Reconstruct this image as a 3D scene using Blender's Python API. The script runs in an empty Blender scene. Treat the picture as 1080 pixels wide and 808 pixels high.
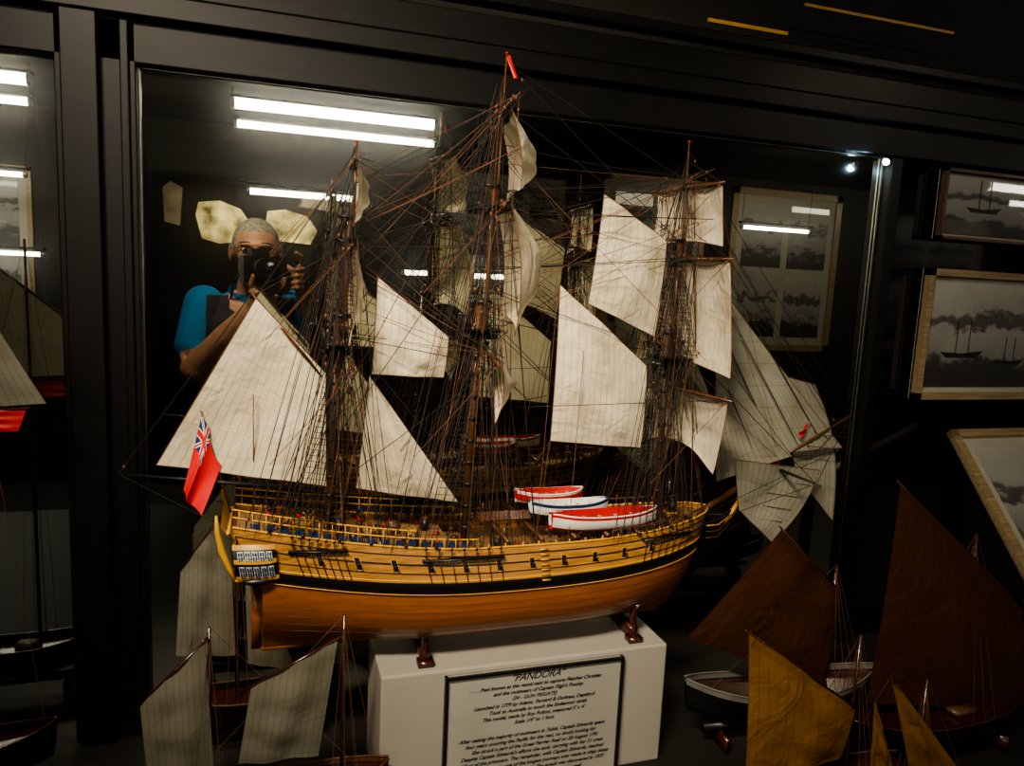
import bpy, math, random
import numpy as np
from mathutils import Vector, Matrix
random.seed(7)
V=Vector
COL=bpy.context.scene.collection
try: bpy.context.scene.view_settings.look='AgX - Medium High Contrast'
except Exception: pass

# ------------------------------------------------------------------ materials
def nt(name):
    m=bpy.data.materials.new(name); m.use_nodes=True
    t=m.node_tree; b=t.nodes['Principled BSDF']; return m,t,b
def mat(name,col,rough=.6,metal=0,var=.12,scale=30,bump=0,coat=0,emit=None,es=0,spec=.5,emtex=False):
    m,t,b=nt(name)
    tc=t.nodes.new('ShaderNodeTexCoord'); n=t.nodes.new('ShaderNodeTexNoise')
    n.inputs['Scale'].default_value=scale; n.inputs['Detail'].default_value=5
    t.links.new(tc.outputs['Object'],n.inputs['Vector'])
    r=t.nodes.new('ShaderNodeValToRGB')
    r.color_ramp.elements[0].position=.3; r.color_ramp.elements[1].position=.7
    r.color_ramp.elements[0].color=[c*(1-var) for c in col]+[1]
    r.color_ramp.elements[1].color=[min(1,c*(1+var)) for c in col]+[1]
    t.links.new(n.outputs['Fac'],r.inputs['Fac']); t.links.new(r.outputs['Color'],b.inputs['Base Color'])
    b.inputs['Roughness'].default_value=rough; b.inputs['Metallic'].default_value=metal
    b.inputs['Coat Weight'].default_value=coat; b.inputs['Specular IOR Level'].default_value=spec
    if bump:
        bp=t.nodes.new('ShaderNodeBump'); bp.inputs['Strength'].default_value=bump; bp.inputs['Distance'].default_value=.002
        t.links.new(n.outputs['Fac'],bp.inputs['Height']); t.links.new(bp.outputs['Normal'],b.inputs['Normal'])
    if emit:
        b.inputs['Emission Color'].default_value=(*emit,1); b.inputs['Emission Strength'].default_value=es
        if emtex: t.links.new(r.outputs['Color'],b.inputs['Emission Color'])
    return m
def wood(name,col,rough=.4,stretch=(2,30,30),var=.3,coat=.2,scale=6,spec=.5):
    m,t,b=nt(name)
    tc=t.nodes.new('ShaderNodeTexCoord'); mp=t.nodes.new('ShaderNodeMapping'); mp.inputs['Scale'].default_value=stretch
    n=t.nodes.new('ShaderNodeTexNoise'); n.inputs['Scale'].default_value=scale; n.inputs['Detail'].default_value=6
    r=t.nodes.new('ShaderNodeValToRGB'); r.color_ramp.elements[0].position=.32; r.color_ramp.elements[1].position=.68
    r.color_ramp.elements[0].color=[c*(1-var) for c in col]+[1]; r.color_ramp.elements[1].color=[min(1,c*(1+var)) for c in col]+[1]
    t.links.new(tc.outputs['Object'],mp.inputs['Vector']); t.links.new(mp.outputs['Vector'],n.inputs['Vector'])
    t.links.new(n.outputs['Fac'],r.inputs['Fac']); t.links.new(r.outputs['Color'],b.inputs['Base Color'])
    b.inputs['Roughness'].default_value=rough; b.inputs['Coat Weight'].default_value=coat; b.inputs['Coat Roughness'].default_value=.2
    b.inputs['Specular IOR Level'].default_value=spec
    return m
def cloth(name,col,seam=.012,cross=.03,trans=.3,line=.3,wr=.35):
    m,t,b=nt(name); L=t.links.new; N=t.nodes.new
    uv=N('ShaderNodeUVMap'); sx=N('ShaderNodeSeparateXYZ'); L(uv.outputs['UV'],sx.inputs['Vector'])
    def lines(out,per,w):
        d=N('ShaderNodeMath'); d.operation='DIVIDE'; L(out,d.inputs[0]); d.inputs[1].default_value=per
        fr=N('ShaderNodeMath'); fr.operation='FRACT'; L(d.outputs[0],fr.inputs[0])
        c=N('ShaderNodeMath'); c.operation='LESS_THAN'; L(fr.outputs[0],c.inputs[0]); c.inputs[1].default_value=w
        return c.outputs[0]
    a=lines(sx.outputs['X'],seam,.10); c=lines(sx.outputs['Y'],cross,.035)
    mc=N('ShaderNodeMath'); mc.operation='MULTIPLY'; L(c,mc.inputs[0]); mc.inputs[1].default_value=.6
    mx=N('ShaderNodeMath'); mx.operation='MAXIMUM'; L(a,mx.inputs[0]); L(mc.outputs[0],mx.inputs[1])
    ml=N('ShaderNodeMath'); ml.operation='MULTIPLY'; L(mx.outputs[0],ml.inputs[0]); ml.inputs[1].default_value=line
    tc=N('ShaderNodeTexCoord'); n=N('ShaderNodeTexNoise'); n.inputs['Scale'].default_value=14; n.inputs['Detail'].default_value=6
    n.inputs['Distortion'].default_value=.6
    L(tc.outputs['Object'],n.inputs['Vector'])
    r=N('ShaderNodeValToRGB'); r.color_ramp.elements[0].position=.3; r.color_ramp.elements[1].position=.65
    r.color_ramp.elements[0].color=[col[0]*.82,col[1]*.78,col[2]*.70,1]; r.color_ramp.elements[1].color=[min(1,x*1.06) for x in col]+[1]
    L(n.outputs['Fac'],r.inputs['Fac'])
    mix=N('ShaderNodeMix'); mix.data_type='RGBA'; L(ml.outputs[0],mix.inputs['Factor']); L(r.outputs['Color'],mix.inputs['A'])
    mix.inputs['B'].default_value=[x*.35 for x in col]+[1]
    L(mix.outputs['Result'],b.inputs['Base Color']); b.inputs['Roughness'].default_value=.95; b.inputs['Specular IOR Level'].default_value=.1
    n2=N('ShaderNodeTexNoise'); n2.inputs['Scale'].default_value=22; n2.inputs['Detail'].default_value=4; n2.inputs['Distortion'].default_value=1.5
    L(tc.outputs['Object'],n2.inputs['Vector'])
    bp=N('ShaderNodeBump'); bp.inputs['Strength'].default_value=wr; bp.inputs['Distance'].default_value=.006
    L(n2.outputs['Fac'],bp.inputs['Height']); L(bp.outputs['Normal'],b.inputs['Normal'])
    tr=N('ShaderNodeBsdfTranslucent'); L(mix.outputs['Result'],tr.inputs['Color'])
    ms=N('ShaderNodeMixShader'); ms.inputs['Fac'].default_value=trans
    out=[x for x in t.nodes if x.type=='OUTPUT_MATERIAL'][0]
    L(b.outputs[0],ms.inputs[1]); L(tr.outputs[0],ms.inputs[2]); L(ms.outputs[0],out.inputs['Surface'])
    return m

M_sail=cloth('sail_canvas',(.76,.68,.53),seam=.0125,cross=.036,wr=.9,line=.55)
M_sailsq=cloth('square_sail_canvas',(.80,.72,.57),seam=.0125,cross=.05,trans=.36,line=.4,wr=.9)
M_jib=cloth('thin_shaded_jib_canvas',(.36,.35,.29),seam=.012,cross=.05,trans=.35,line=.75)  # see-through canvas, colour also darkened for the shade on the jibs
M_grey=cloth('weathered_sail_canvas',(.22,.21,.17),seam=.010,cross=.05,line=.5)
M_brown=cloth('tanned_brown_canvas',(.075,.030,.014),seam=.022,cross=.5,line=.4,wr=.8)
M_tan=cloth('ochre_canvas',(.28,.14,.042),seam=.018,cross=.5,line=.4,wr=.8)
M_bottom=wood('hull_bottom_stained_wood',(.27,.088,.024),rough=.34,var=.18,coat=.4)
M_yellow=wood('hull_yellow_planking',(.34,.16,.030),rough=.38,var=.35,coat=.4,scale=10)
M_black=wood('hull_black_wale',(.005,.0045,.0045),rough=.4,coat=.2)
M_blue=mat('blue_paint',(.010,.030,.11),rough=.4)
M_gold=mat('gilded_yellow_trim',(.58,.30,.04),rough=.35)
M_deck=wood('deck_planking',(.20,.11,.045),stretch=(2,80,2),rough=.6,var=.3,coat=0)
M_spar=wood('mast_brown_wood',(.095,.036,.012),rough=.45,stretch=(40,40,3))
M_sparblk=mat('mast_black_band',(.007,.006,.005),rough=.45)
M_rope=mat('tarred_rope',(.012,.008,.006),rough=.8)
M_rope2=mat('tan_rope',(.13,.052,.026),rough=.8)
M_red=mat('red_paint',(.45,.015,.012),rough=.4)
M_white=mat('white_paint',(.7,.68,.64),rough=.5,var=.04)
M_dullwhite=mat('grimy_white_paint',(.16,.155,.14),rough=.6,var=.2)
M_win=mat('gallery_window_glass',(.03,.06,.12),rough=.1)
M_mahog=wood('mahogany_stand',(.045,.011,.007),rough=.25,coat=.6)
M_frame=wood('black_case_wood',(.004,.0036,.0032),rough=.42,stretch=(3,20,20),var=.4,coat=.05,spec=.3)
M_steel=mat('polished_edge_strip',(.45,.45,.40),rough=.3,metal=1)
M_ped=mat('pedestal_white_paint',(.36,.335,.29),rough=.6,var=.06,scale=5)
M_paper=mat('notice_paper',(.36,.35,.30),rough=.8,var=.08,scale=8)
M_ink=mat('notice_ink',(.006,.006,.008),rough=.8)
M_fw=wood('pale_frame_wood',(.28,.20,.11),rough=.5)
M_fwhite=mat('white_mount_board',(.36,.34,.28),rough=.7,var=.05)
M_wall=mat('dark_wall_paint',(.018,.016,.013),rough=.8)
M_ceil=mat('dark_ceiling_paint',(.015,.014,.013),rough=.9)
M_floor=mat('dark_carpet',(.03,.024,.02),rough=.95,scale=80)
M_cfloor=mat('case_floor_board',(.016,.014,.012),rough=.6,var=.15)
M_tube=mat('fluorescent_lamp',(1,1,1),emit=(1.0,.95,.80),es=24)
M_tube2=mat('dim_fluorescent_lamp',(1,1,1),emit=(1.0,.95,.82),es=16)

def photo_mat(name,seed):
    m,t,b=nt(name); L=t.links.new; N=t.nodes.new
    tc=N('ShaderNodeTexCoord'); sx=N('ShaderNodeSeparateXYZ'); L(tc.outputs['Generated'],sx.inputs['Vector'])
    mp=N('ShaderNodeMapping'); mp.inputs['Location'].default_value=(seed*3.1,seed*1.7,0); mp.inputs['Scale'].default_value=(1,1,1.4)
    n=N('ShaderNodeTexNoise'); n.inputs['Scale'].default_value=13; n.inputs['Detail'].default_value=10; n.inputs['Roughness'].default_value=.6
    L(tc.outputs['Object'],mp.inputs['Vector']); L(mp.outputs['Vector'],n.inputs['Vector'])
    ad=N('ShaderNodeMath'); ad.operation='MULTIPLY_ADD'; L(n.outputs['Fac'],ad.inputs[0]); ad.inputs[1].default_value=.6; L(sx.outputs['Z'],ad.inputs[2])
    r=N('ShaderNodeValToRGB'); cr=r.color_ramp; e=cr.elements
    vals=[(.35,.03),(.52,.04),(.58,.20),(.86,.30),(.90,.07),(.97,.09),(1.02,.30),(1.4,.42)]
    e[0].position=vals[0][0]/1.6; e[0].color=(.03,.03,.026,1); e[1].position=vals[-1][0]/1.6; e[1].color=(.42,.41,.36,1)
    for p,v in vals[1:-1]:
        x=e.new(p/1.6); x.color=(v,v*.98,v*.90,1)
    dv=N('ShaderNodeMath'); dv.operation='DIVIDE'; L(ad.outputs[0],dv.inputs[0]); dv.inputs[1].default_value=1.6
    L(dv.outputs[0],r.inputs['Fac']); L(r.outputs['Color'],b.inputs['Base Color'])
    b.inputs['Roughness'].default_value=.5; b.inputs['Coat Weight'].default_value=1; b.inputs['Coat Roughness'].default_value=.02
    return m
M_photos=[photo_mat('framed_photo_print_%d'%i,i+1) for i in range(4)]
M_sil=mat('print_dark_tone',(.012,.012,.011),rough=.5); M_sil2=mat('print_light_tone',(.36,.35,.31),rough=.5)

M_mirror,t,b=nt('mirror_glass'); b.inputs['Base Color'].default_value=(.58,.60,.53,1); b.inputs['Metallic'].default_value=1; b.inputs['Roughness'].default_value=.0
g=t.nodes.new('ShaderNodeBsdfGlossy'); g.inputs['Roughness'].default_value=.14; g.inputs['Color'].default_value=(.8,.79,.72,1)
ms=t.nodes.new('ShaderNodeMixShader'); ms.inputs['Fac'].default_value=.06
out=[x for x in t.nodes if x.type=='OUTPUT_MATERIAL'][0]
t.links.new(b.outputs[0],ms.inputs[1]); t.links.new(g.outputs[0],ms.inputs[2]); t.links.new(ms.outputs[0],out.inputs['Surface'])
M_dark,t,b=nt('black_glass_panel'); b.inputs['Base Color'].default_value=(.005,.006,.008,1); b.inputs['Roughness'].default_value=.06; b.inputs['Coat Weight'].default_value=1;b.inputs['Coat Roughness'].default_value=.03

# ------------------------------------------------------------------ builders
def empty(name,loc=(0,0,0)):
    o=bpy.data.objects.new(name,None); o.empty_display_size=.05; o.location=loc; COL.objects.link(o); return o
class MB:
    def __init__(s,*mats): s.v=[];s.f=[];s.mi=[];s.mats=list(mats)
    def _m(s,m):
        if m not in s.mats: s.mats.append(m)
        return s.mats.index(m)
    def tube(s,pts,rad,mat,n=8):
        pts=[V(p) for p in pts]; k=s._m(mat); b0=len(s.v)
        if not isinstance(rad,(list,tuple)): rad=[rad]*len(pts)
        for i,p in enumerate(pts):
            d=(pts[min(i+1,len(pts)-1)]-pts[max(i-1,0)]).normalized()
            a=d.cross(V((0,0,1)))
            if a.length<.05: a=d.cross(V((1,0,0)))
            a.normalize(); c=d.cross(a)
            for j in range(n):
                t=2*math.pi*j/n; s.v.append(p+(a*math.cos(t)+c*math.sin(t))*rad[i])
        for i in range(len(pts)-1):
            for j in range(n):
                s.f.append((b0+i*n+j,b0+i*n+(j+1)%n,b0+(i+1)*n+(j+1)%n,b0+(i+1)*n+j)); s.mi.append(k)
        s.f.append(tuple(b0+j for j in range(n))[::-1]); s.mi.append(k)
        e=b0+(len(pts)-1)*n; s.f.append(tuple(e+j for j in range(n))); s.mi.append(k)
    def ell(s,c,r,mat,nu=10,nv=7,M=None):
        k=s._m(mat); b0=len(s.v); c=V(c)
        if not isinstance(r,(list,tuple)): r=(r,r,r)
        for i in range(nv+1):
            ph=math.pi*i/nv
            for j in range(nu):
                th=2*math.pi*j/nu; p=V((r[0]*math.sin(ph)*math.cos(th),r[1]*math.sin(ph)*math.sin(th),r[2]*math.cos(ph)))
                if M: p=M@p
                s.v.append(c+p)
        for i in range(nv):
            for j in range(nu):
                s.f.append((b0+i*nu+j,b0+(i+1)*nu+j,b0+(i+1)*nu+(j+1)%nu,b0+i*nu+(j+1)%nu)); s.mi.append(k)
    def box(s,c,sz,mat,M=None):
        k=s._m(mat); b0=len(s.v); c=V(c)
        for x in(-.5,.5):
            for y in(-.5,.5):
                for z in(-.5,.5):
                    p=V((x*sz[0],y*sz[1],z*sz[2])); 
                    if M: p=M@p
                    s.v.append(c+p)
        for q in((0,1,3,2),(4,6,7,5),(0,4,5,1),(2,3,7,6),(0,2,6,4),(1,5,7,3)):
            s.f.append(tuple(b0+i for i in q)); s.mi.append(k)
    def grid(s,fn,nu,nv,mat):
        b0=len(s.v)
        for i in range(nu+1):
            for j in range(nv+1): s.v.append(V(fn(i/nu,j/nv)))
        for i in range(nu):
            for j in range(nv):
                m=mat(i,j) if callable(mat) else mat
                s.f.append((b0+i*(nv+1)+j,b0+(i+1)*(nv+1)+j,b0+(i+1)*(nv+1)+j+1,b0+i*(nv+1)+j+1)); s.mi.append(s._m(m))
    def poly(s,pts,mat):
        b0=len(s.v); s.v+= [V(p) for p in pts]; s.f.append(tuple(range(b0,b0+len(pts)))); s.mi.append(s._m(mat))
    def obj(s,name,parent=None,smooth=True,bevel=0,loc=None):
        me=bpy.data.meshes.new(name)
        off=V(loc) if loc else V((0,0,0))
        me.from_pydata([tuple(p-off) for p in s.v],[],s.f)
        for m in s.mats: me.materials.append(m)
        me.polygons.foreach_set('material_index',s.mi); me.polygons.foreach_set('use_smooth',[smooth]*len(s.f)); me.update()
        o=bpy.data.objects.new(name,me); COL.objects.link(o); o.location=off
        if parent: o.parent=parent
        if bevel:
            bv=o.modifiers.new('bevel','BEVEL'); bv.width=bevel; bv.segments=2; bv.limit_method='ANGLE'
        return o
def lines_obj(name,segs,r,m,parent):
    cu=bpy.data.curves.new(name,'CURVE'); cu.dimensions='3D'; cu.bevel_depth=r; cu.bevel_resolution=0
    for s in segs:
        sp=cu.splines.new('POLY'); sp.points.add(len(s)-1)
        for p,q in zip(sp.points,s): p.co=(q[0],q[1],q[2],1)
    cu.materials.append(m); o=bpy.data.objects.new(name,cu); COL.objects.link(o); o.parent=parent; return o
def sag(a,b,k=.01,n=8):
    a=V(a);b=V(b); return [a.lerp(b,i/n)-V((0,0,k*4*(i/n)*(1-i/n))) for i in range(n+1)]

def sail(name,TL,TR,BR,BL,m,parent,belly=(0,0,0),foot=0,leech=0,n=18,wr=.0015,rope=True,out=(0,0,0)):
    TL,TR,BR,BL=map(V,(TL,TR,BR,BL)); bl=V(belly); ou=V(out)
    W=max((TR-TL).length,(BR-BL).length); H=max((BL-TL).length,(BR-TR).length)
    vs=[];uvs=[]; ph=random.random()*6
    nrm=(TR-BL).cross(BR-TL).normalized()
    for i in range(n+1):
        for j in range(n+1):
            u=i/n; v=j/n
            p=TL.lerp(TR,u).lerp(BL.lerp(BR,u),v)
            p=p+bl*(math.sin(math.pi*(.08+.84*u))*math.sin(math.pi*min(1,v*.92+.04))**.8 if bl.length else 0)
            if ou.length: p=p+ou*u*math.sin(math.pi*v)
            if foot: p=p+(TL.lerp(TR,u)-p).normalized()*foot*math.sin(math.pi*u)*v**3 if (TL.lerp(TR,u)-p).length>1e-5 else p
            if leech: p=p+((TL+TR+BR+BL)/4-p).normalized()*leech*math.sin(math.pi*v)*abs(2*u-1)**3
            p=p+nrm*wr*(math.sin(9*u+4*v+ph)+.6*math.sin(17*v-6*u+ph*2))*math.sin(math.pi*u)
            vs.append(p); uvs.append((u*W,v*H))
    fs=[];
    for i in range(n):
        for j in range(n):
            a=i*(n+1)+j; fs.append((a,a+n+1,a+n+2,a+1))
    me=bpy.data.meshes.new(name); me.from_pydata([tuple(p) for p in vs],[],fs); uvl=me.uv_layers.new(name='UVMap')
    for l in me.loops: uvl.data[l.index].uv=uvs[l.vertex_index]
    me.polygons.foreach_set('use_smooth',[True]*len(fs)); me.materials.append(m)
    o=bpy.data.objects.new(name,me); COL.objects.link(o); o.parent=parent
    if rope:
        g=lambda i,j: vs[i*(n+1)+j]
        e=[g(i,0) for i in range(n+1)]+[g(n,j) for j in range(1,n+1)]+[g(i,n) for i in range(n-1,-1,-1)]+[g(0,j) for j in range(n-1,-1,-1)]
        lines_obj(name+'_boltrope',[e],.0006,M_rope2,parent)
    return o

# ------------------------------------------------------------------ THE SHIP
ship=empty('model_sailing_ship',(0.3,1.0,-.55))
def keep(o,par=None): 
    o.matrix_parent_inverse=Matrix.Translation(-(par or ship).location)
YC=1.0
def zr(u): return -.360+.040*max(0,(.45-u)/.45)**1.5+.018*max(0,(u-.6)/.4)**2
def zw(u): return -.402+(.030*((.5-u)/.5)**2 if u<.5 else .020*((u-.5)/.5)**2)
def Wd(u):
    w=.084*(.66+.34*math.sin(math.pi/2*min(1,u/.42)))
    if u>.62: w*=max(0,1-((u-.62)/.38)**2.3)**.55
    return w
def hp(u,v,side,nb=12,nw=2,ntp=6):
    if v<=nb:
        t=v/nb; z=-.505+(zw(u)-.018+.505)*t; e=.5+1.0*max(0,(.35-u)/.35)**1.5+.7*max(0,(u-.7)/.3)**2
        y=.004+max(0,Wd(u)-.004)*(1-(1-t)**2.4)**e; h=t*.62
    elif v<=nb+nw:
        t=(v-nb)/nw; z=zw(u)-.018+.018*t; y=Wd(u)+.002*math.sin(math.pi*(.25+t*.5)); h=.62+.1*t
    else:
        t=(v-nb-nw)/ntp; z=zw(u)+(zr(u)-zw(u))*t; y=Wd(u)*(1-.12*t**1.3); h=.72+.28*t
    y=max(y,.003)
    xa=-.008-.036*max(0,(h-.55)/.45); xf=.585+.082*h**.5
    return V((xa*(1-u)+xf*u,YC+side*y,z))
B=MB()
for side in(-1,1):
    def cm(i,j):
        if j<12: return M_bottom
        if j<14: return M_black
        return M_yellow
    B.grid(lambda a,b,s=side: hp(a,b*20,s),60,20,cm)
tr=[hp(0,v,-1) for v in range(0,21)]+[hp(0,v,1) for v in range(20,-1,-1)]
B.poly(tr[:], M_yellow)
B.obj('hull',ship); 
# deck
B=MB()
def dk(u,w,dz): 
    p=hp(u,20,-1); y=(YC-p.y)*.97; return V((p.x,YC+(2*w-1)*y,zr(u)+dz))
B.grid(lambda a,b: dk(.0+.40*a,b,-.008),20,4,M_deck)
B.grid(lambda a,b: dk(.40+.30*a,b,-.024),12,4,M_deck)
B.grid(lambda a,b: dk(.70+.29*a,b,-.008),14,4,M_deck)
for u in(.40,.70):
    B.grid(lambda a,b,u=u: dk(u,b,-.024+.016*a),1,4,M_yellow)
B.obj('deck',ship,smooth=False)
# rails, quarter barricade, trim
B=MB()
for side in(-1,1):
    B.tube([hp(i/60,20,side)+V((0,0,.001)) for i in range(61)],.0016,M_gold,6)
    for vv,rr,mm in((18.8,.0008,M_black),(17.2,.0011,M_black),(15.6,.0007,M_black),(14.3,.0012,M_gold),(12.2,.0008,M_gold)):
        B.tube([hp(i/60,vv,side)+V((0,side*.0008,0)) for i in range(61)],rr,mm,5)
    for vv in(2.5,4,5.5,7,8.5,10): B.tube([hp(i/60,vv,side)+V((0,side*.0001,0)) for i in range(2,59)],.00025,M_spar,4)
    B.tube([hp(i/60*.44,20,side)+V((0,0,.014)) for i in range(61)],.0011,M_gold,6)
    B.tube([hp(i/60*.32,20,side)+V((0,0,.024)) for i in range(61)],.0011,M_gold,6)
    for i in range(40):
        u=i/39*.44; p=hp(u,20,side); B.tube([p,p+V((0,0,.024 if u<.32 else .014))],.0007,M_gold if i%2 else M_spar,5)
    for i in range(16):
        u=.03+i/16*.40; p=hp(u,20,side); p2=hp(u+.016,20,side)
        B.poly([p+V((0,0,.003)),p2+V((0,0,.003)),p2+V((0,0,.010)),p+V((0,0,.010))],M_blue)
    for i in range(12):
        u=.72+i/12*.24; p=hp(u,20,side); B.tube([p,p+V((0,0,.012))],.0008,M_spar,5)
    B.tube([hp(.72+.24*i/12,20,side)+V((0,0,.012)) for i in range(13)],.0012,M_spar,6)
    for i in range(11):
        u=.13+i*.068; p=hp(u,15.8,side); q=hp(u+.011,15.8,side); r=hp(u+.011,17.9,side); s=hp(u,17.9,side); o=V((0,side*.0012,0))
        B.poly([p+o,q+o,r+o,s+o],M_black)
        c=(p+r)/2; B.tube([c,c+V((0,side*.008,.001))],[.0022,.0018],M_sparblk,8)
        for a_,b_ in((p,q),(q,r),(r,s),(s,p)): B.tube([a_+o,b_+o],.0005,M_gold,4)
    for x0,x1 in((.035,.095),(.20,.30),(.52,.60)):
        n=7
        for i in range(n):
            x=x0+(x1-x0)*i/(n-1); u=(x+.03)/.69; p=hp(u,18.6,side)+V((0,side*.006,0))
            B.ell(p+V((0,0,.003)),(.0022,.0016,.0022),M_sparblk,6,5); B.ell(p+V((0,0,.013)),(.0022,.0016,.0022),M_sparblk,6,5)
            B.tube([p,hp(u,14,side)+V((0,side*.002,0))],.0006,M_sparblk,4)
            B.tube([p,p+V((0,0,.013))],.0007,M_rope,4)
        u0=(x0+.025)/.69;u1=(x1+.035)/.69
        a=hp(u0,18.4,side);b=hp(u1,18.4,side)
        B.box((a+b)/2+V((0,side*.004,0)),((b-a).length,.010,.0016),M_black,Matrix.Rotation(math.atan2(b.y-a.y,b.x-a.x),3,'Z'))
    for i in range(7):
        p=hp(.57,13.6+i*.95,side); B.box(p+V((0,side*.002,0)),(.012,.004,.0012),M_gold)
B.obj('rails_and_gunports',ship)
# stern: taffrail, gallery
B=MB()
def stern_x(z): return -.008-.036*max(0,min(1.3,(z+.44)/.11))
for z,y0 in((-.325,.056),(-.345,.058),(-.372,.056)):
    B.box((stern_x(z)-.003,YC,z),(.004,y0*2,.003),M_gold)
B.grid(lambda a,b: V((-.047-.010*b,YC+(2*a-1)*(.058+.002*b),-.330+b*(.016+.012*math.sin(math.pi*a)))),16,4,M_gold)
B.grid(lambda a,b: V((-.050-.006*b,YC+(2*a-1)*.050,-.328+b*(.012+.010*math.sin(math.pi*a)))),12,2,M_blue)
for i in range(7):
    y=YC-.045+i*.015
    B.box((stern_x(-.358)-.004,y,-.358),(.003,.011,.018),M_white); B.box((stern_x(-.358)-.006,y,-.358),(.003,.008,.014),M_win)
for side in(-1,1):
    def qg(a,b):
        x=-.038+.050*a-.006*b; z=-.382+.044*b
        w=.010*math.sin(math.pi*min(1,.15+.85*b))*math.sin(math.pi*(.15+.85*a))**.5+.002
        p=hp(max(0,(x+.03)/.69),14,side); return V((x,p.y+side*(w+.003),z))
    B.grid(qg,12,8,lambda i,j: M_gold if j in(0,7,4) else M_black)
    for i in range(5):
        a=.10+i*.17
        for (b0,b1) in((.10,.44),(.60,.84)):
            o=V((0,side*.0012,0))
            B.poly([qg(a,b0)+o,qg(a+.13,b0)+o,qg(a+.13,b1)+o,qg(a,b1)+o],M_white)
            for k in range(2):
                a0=a+.012+k*.06; o2=V((0,side*.0020,0)); bm=(b0+b1)/2
                for q0,q1 in((b0+.02,bm-.01),(bm+.01,b1-.02)):
                    B.poly([qg(a0,q0)+o2,qg(a0+.045,q0)+o2,qg(a0+.045,q1)+o2,qg(a0,q1)+o2],M_win)
    B.ell(qg(.5,0)+V((0,-side*.003,-.003)),(.020,.006,.005),M_black,10,6)
    B.tube([(-.062,YC+side*.058,-.300),(-.061,YC+side*.058,-.320),(-.056,YC+side*.059,-.345),(-.047,YC+side*.060,-.368),(-.040,YC+side*.060,-.386)],[.0015,.0035,.0045,.0035,.002],M_gold,8)
    B.tube([(-.040,YC+side*.062,-.384),(.012,YC+side*.066,-.380)],.0018,M_gold,6)
B.box((-.016,YC,-.46),(.014,.006,.092),M_bottom); B.box((.29,YC,-.506),(.60,.008,.006),M_bottom)
kn=[(.655,-.355),(.70,-.358),(.712,-.350),(.716,-.362),(.700,-.390),(.675,-.42),(.64,-.468),(.60,-.503),(.585,-.503),(.62,-.46),(.645,-.42)]
for s in(-.003,.003): B.poly([(x,YC+s,z) for x,z in (kn if s<0 else kn[::-1])],M_black)
for i in range(len(kn)):
    a=kn[i];b=kn[(i+1)%len(kn)]; B.poly([(a[0],YC-.003,a[1]),(b[0],YC-.003,b[1]),(b[0],YC+.003,b[1]),(a[0],YC+.003,a[1])],M_black)
B.tube([(.700,YC,-.375),(.712,YC,-.360),(.720,YC,-.348),(.726,YC,-.336)],[.003,.005,.004,.002],M_gold,8); B.ell((.727,YC,-.332),.0035,M_gold)
for side in(-1,1):
    for k in range(3):
        B.tube([(.648,YC+side*.035,-.362-.010*k),(.68,YC+side*.018,-.368-.010*k),(.712,YC+side*.004,-.358-.006*k)],.0010,M_spar if k else M_gold,5)
B.obj('stern_gallery_and_beakhead',ship)
# deck furniture
B=MB()
def dz(x): return zr((x+.03)/.69)-.008
for x,w,l in((.02,.02,.02),(.13,.03,.02),(.19,.02,.014),(.60,.024,.02)):
    B.box((x,YC,dz(x)+.004),(l,w,.008),M_spar)
    for k in range(4): B.box((x-l/2+l*(k+.5)/4,YC,dz(x)+.009),(.0015,w,.002),M_gold)
B.tube([(.165,YC,dz(.165)),(.165,YC,dz(.165)+.008),(.165,YC,dz(.165)+.012),(.165,YC,dz(.165)+.018)],[.008,.006,.010,.010],M_spar,12)
B.tube([(.05,YC-.012,dz(.05)+.012),(.05,YC+.012,dz(.05)+.012)],.004,M_spar,10)
for s in(-1,1):
    for k in range(8):
        t=k*math.pi/4; B.tube([(.05,YC+s*.012,dz(.05)+.012),(.05+.010*math.cos(t),YC+s*.012,dz(.05)+.012+.010*math.sin(t))],.0007,M_gold,4)
B.box((.09,YC+.0,dz(.09)+.010),(.014,.024,.02),M_sparblk)
for x,y in((.105,-.05),(.185,-.048),(.24,-.05),(.215,.03),(.3,-.055),(.5,-.06)):
    B.tube([(x,YC+y,dz(x)),(x,YC+y,dz(x)+.016)],[.006,.0065],M_sparblk,10); B.tube([(x,YC+y,dz(x)+.016),(x,YC+y,dz(x)+.020)],[.0065,.003],M_spar,10)
B.tube([(.605,YC,dz(.6)),(.605,YC,dz(.6)+.028)],.006,M_sparblk,8)
for side in(-1,1):
    for x in(.0,.04,.085,.125,.17,.21,.57,.61):
        y=YC+side*(Wd((x+.03)/.69)*.72)
        B.box((x,y,dz(x)+.004),(.008,.014,.006),M_red); B.tube([(x,y-side*.008,dz(x)+.009),(x,y+side*.016,dz(x)+.010)],[.0035,.0022],M_sparblk,8)
for x in(.235,.455):
    for k in range(5): B.box((x+.004*k*(1 if x<.3 else -1),YC-.03,dz(x)-.002-.003*k),(.004,.014,.001),M_gold)
for y in(-.012,.012): B.tube([(.47,YC+y,dz(.47)-.015),(.47,YC+y,dz(.47)+.03)],.0012,M_gold,5)
B.box((.47,YC,dz(.47)+.031),(.012,.034,.003),M_red); B.ell((.47,YC,dz(.47)+.02),(.004,.004,.006),M_gold)
for x in(.31,.36,.41,.46,.51): B.box((x,YC,-.352),(.005,.15,.005),M_spar)
for x in(.31,.41,.51):
    for s in(-1,1): B.box((x,YC+s*.055,-.347),(.004,.004,.02),M_spar)
for k in range(5): B.tube([(.29,YC+.0+.008*k,-.345),(.50,YC+.0+.008*k,-.345)],[.002,.0016],M_spar,6)
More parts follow.
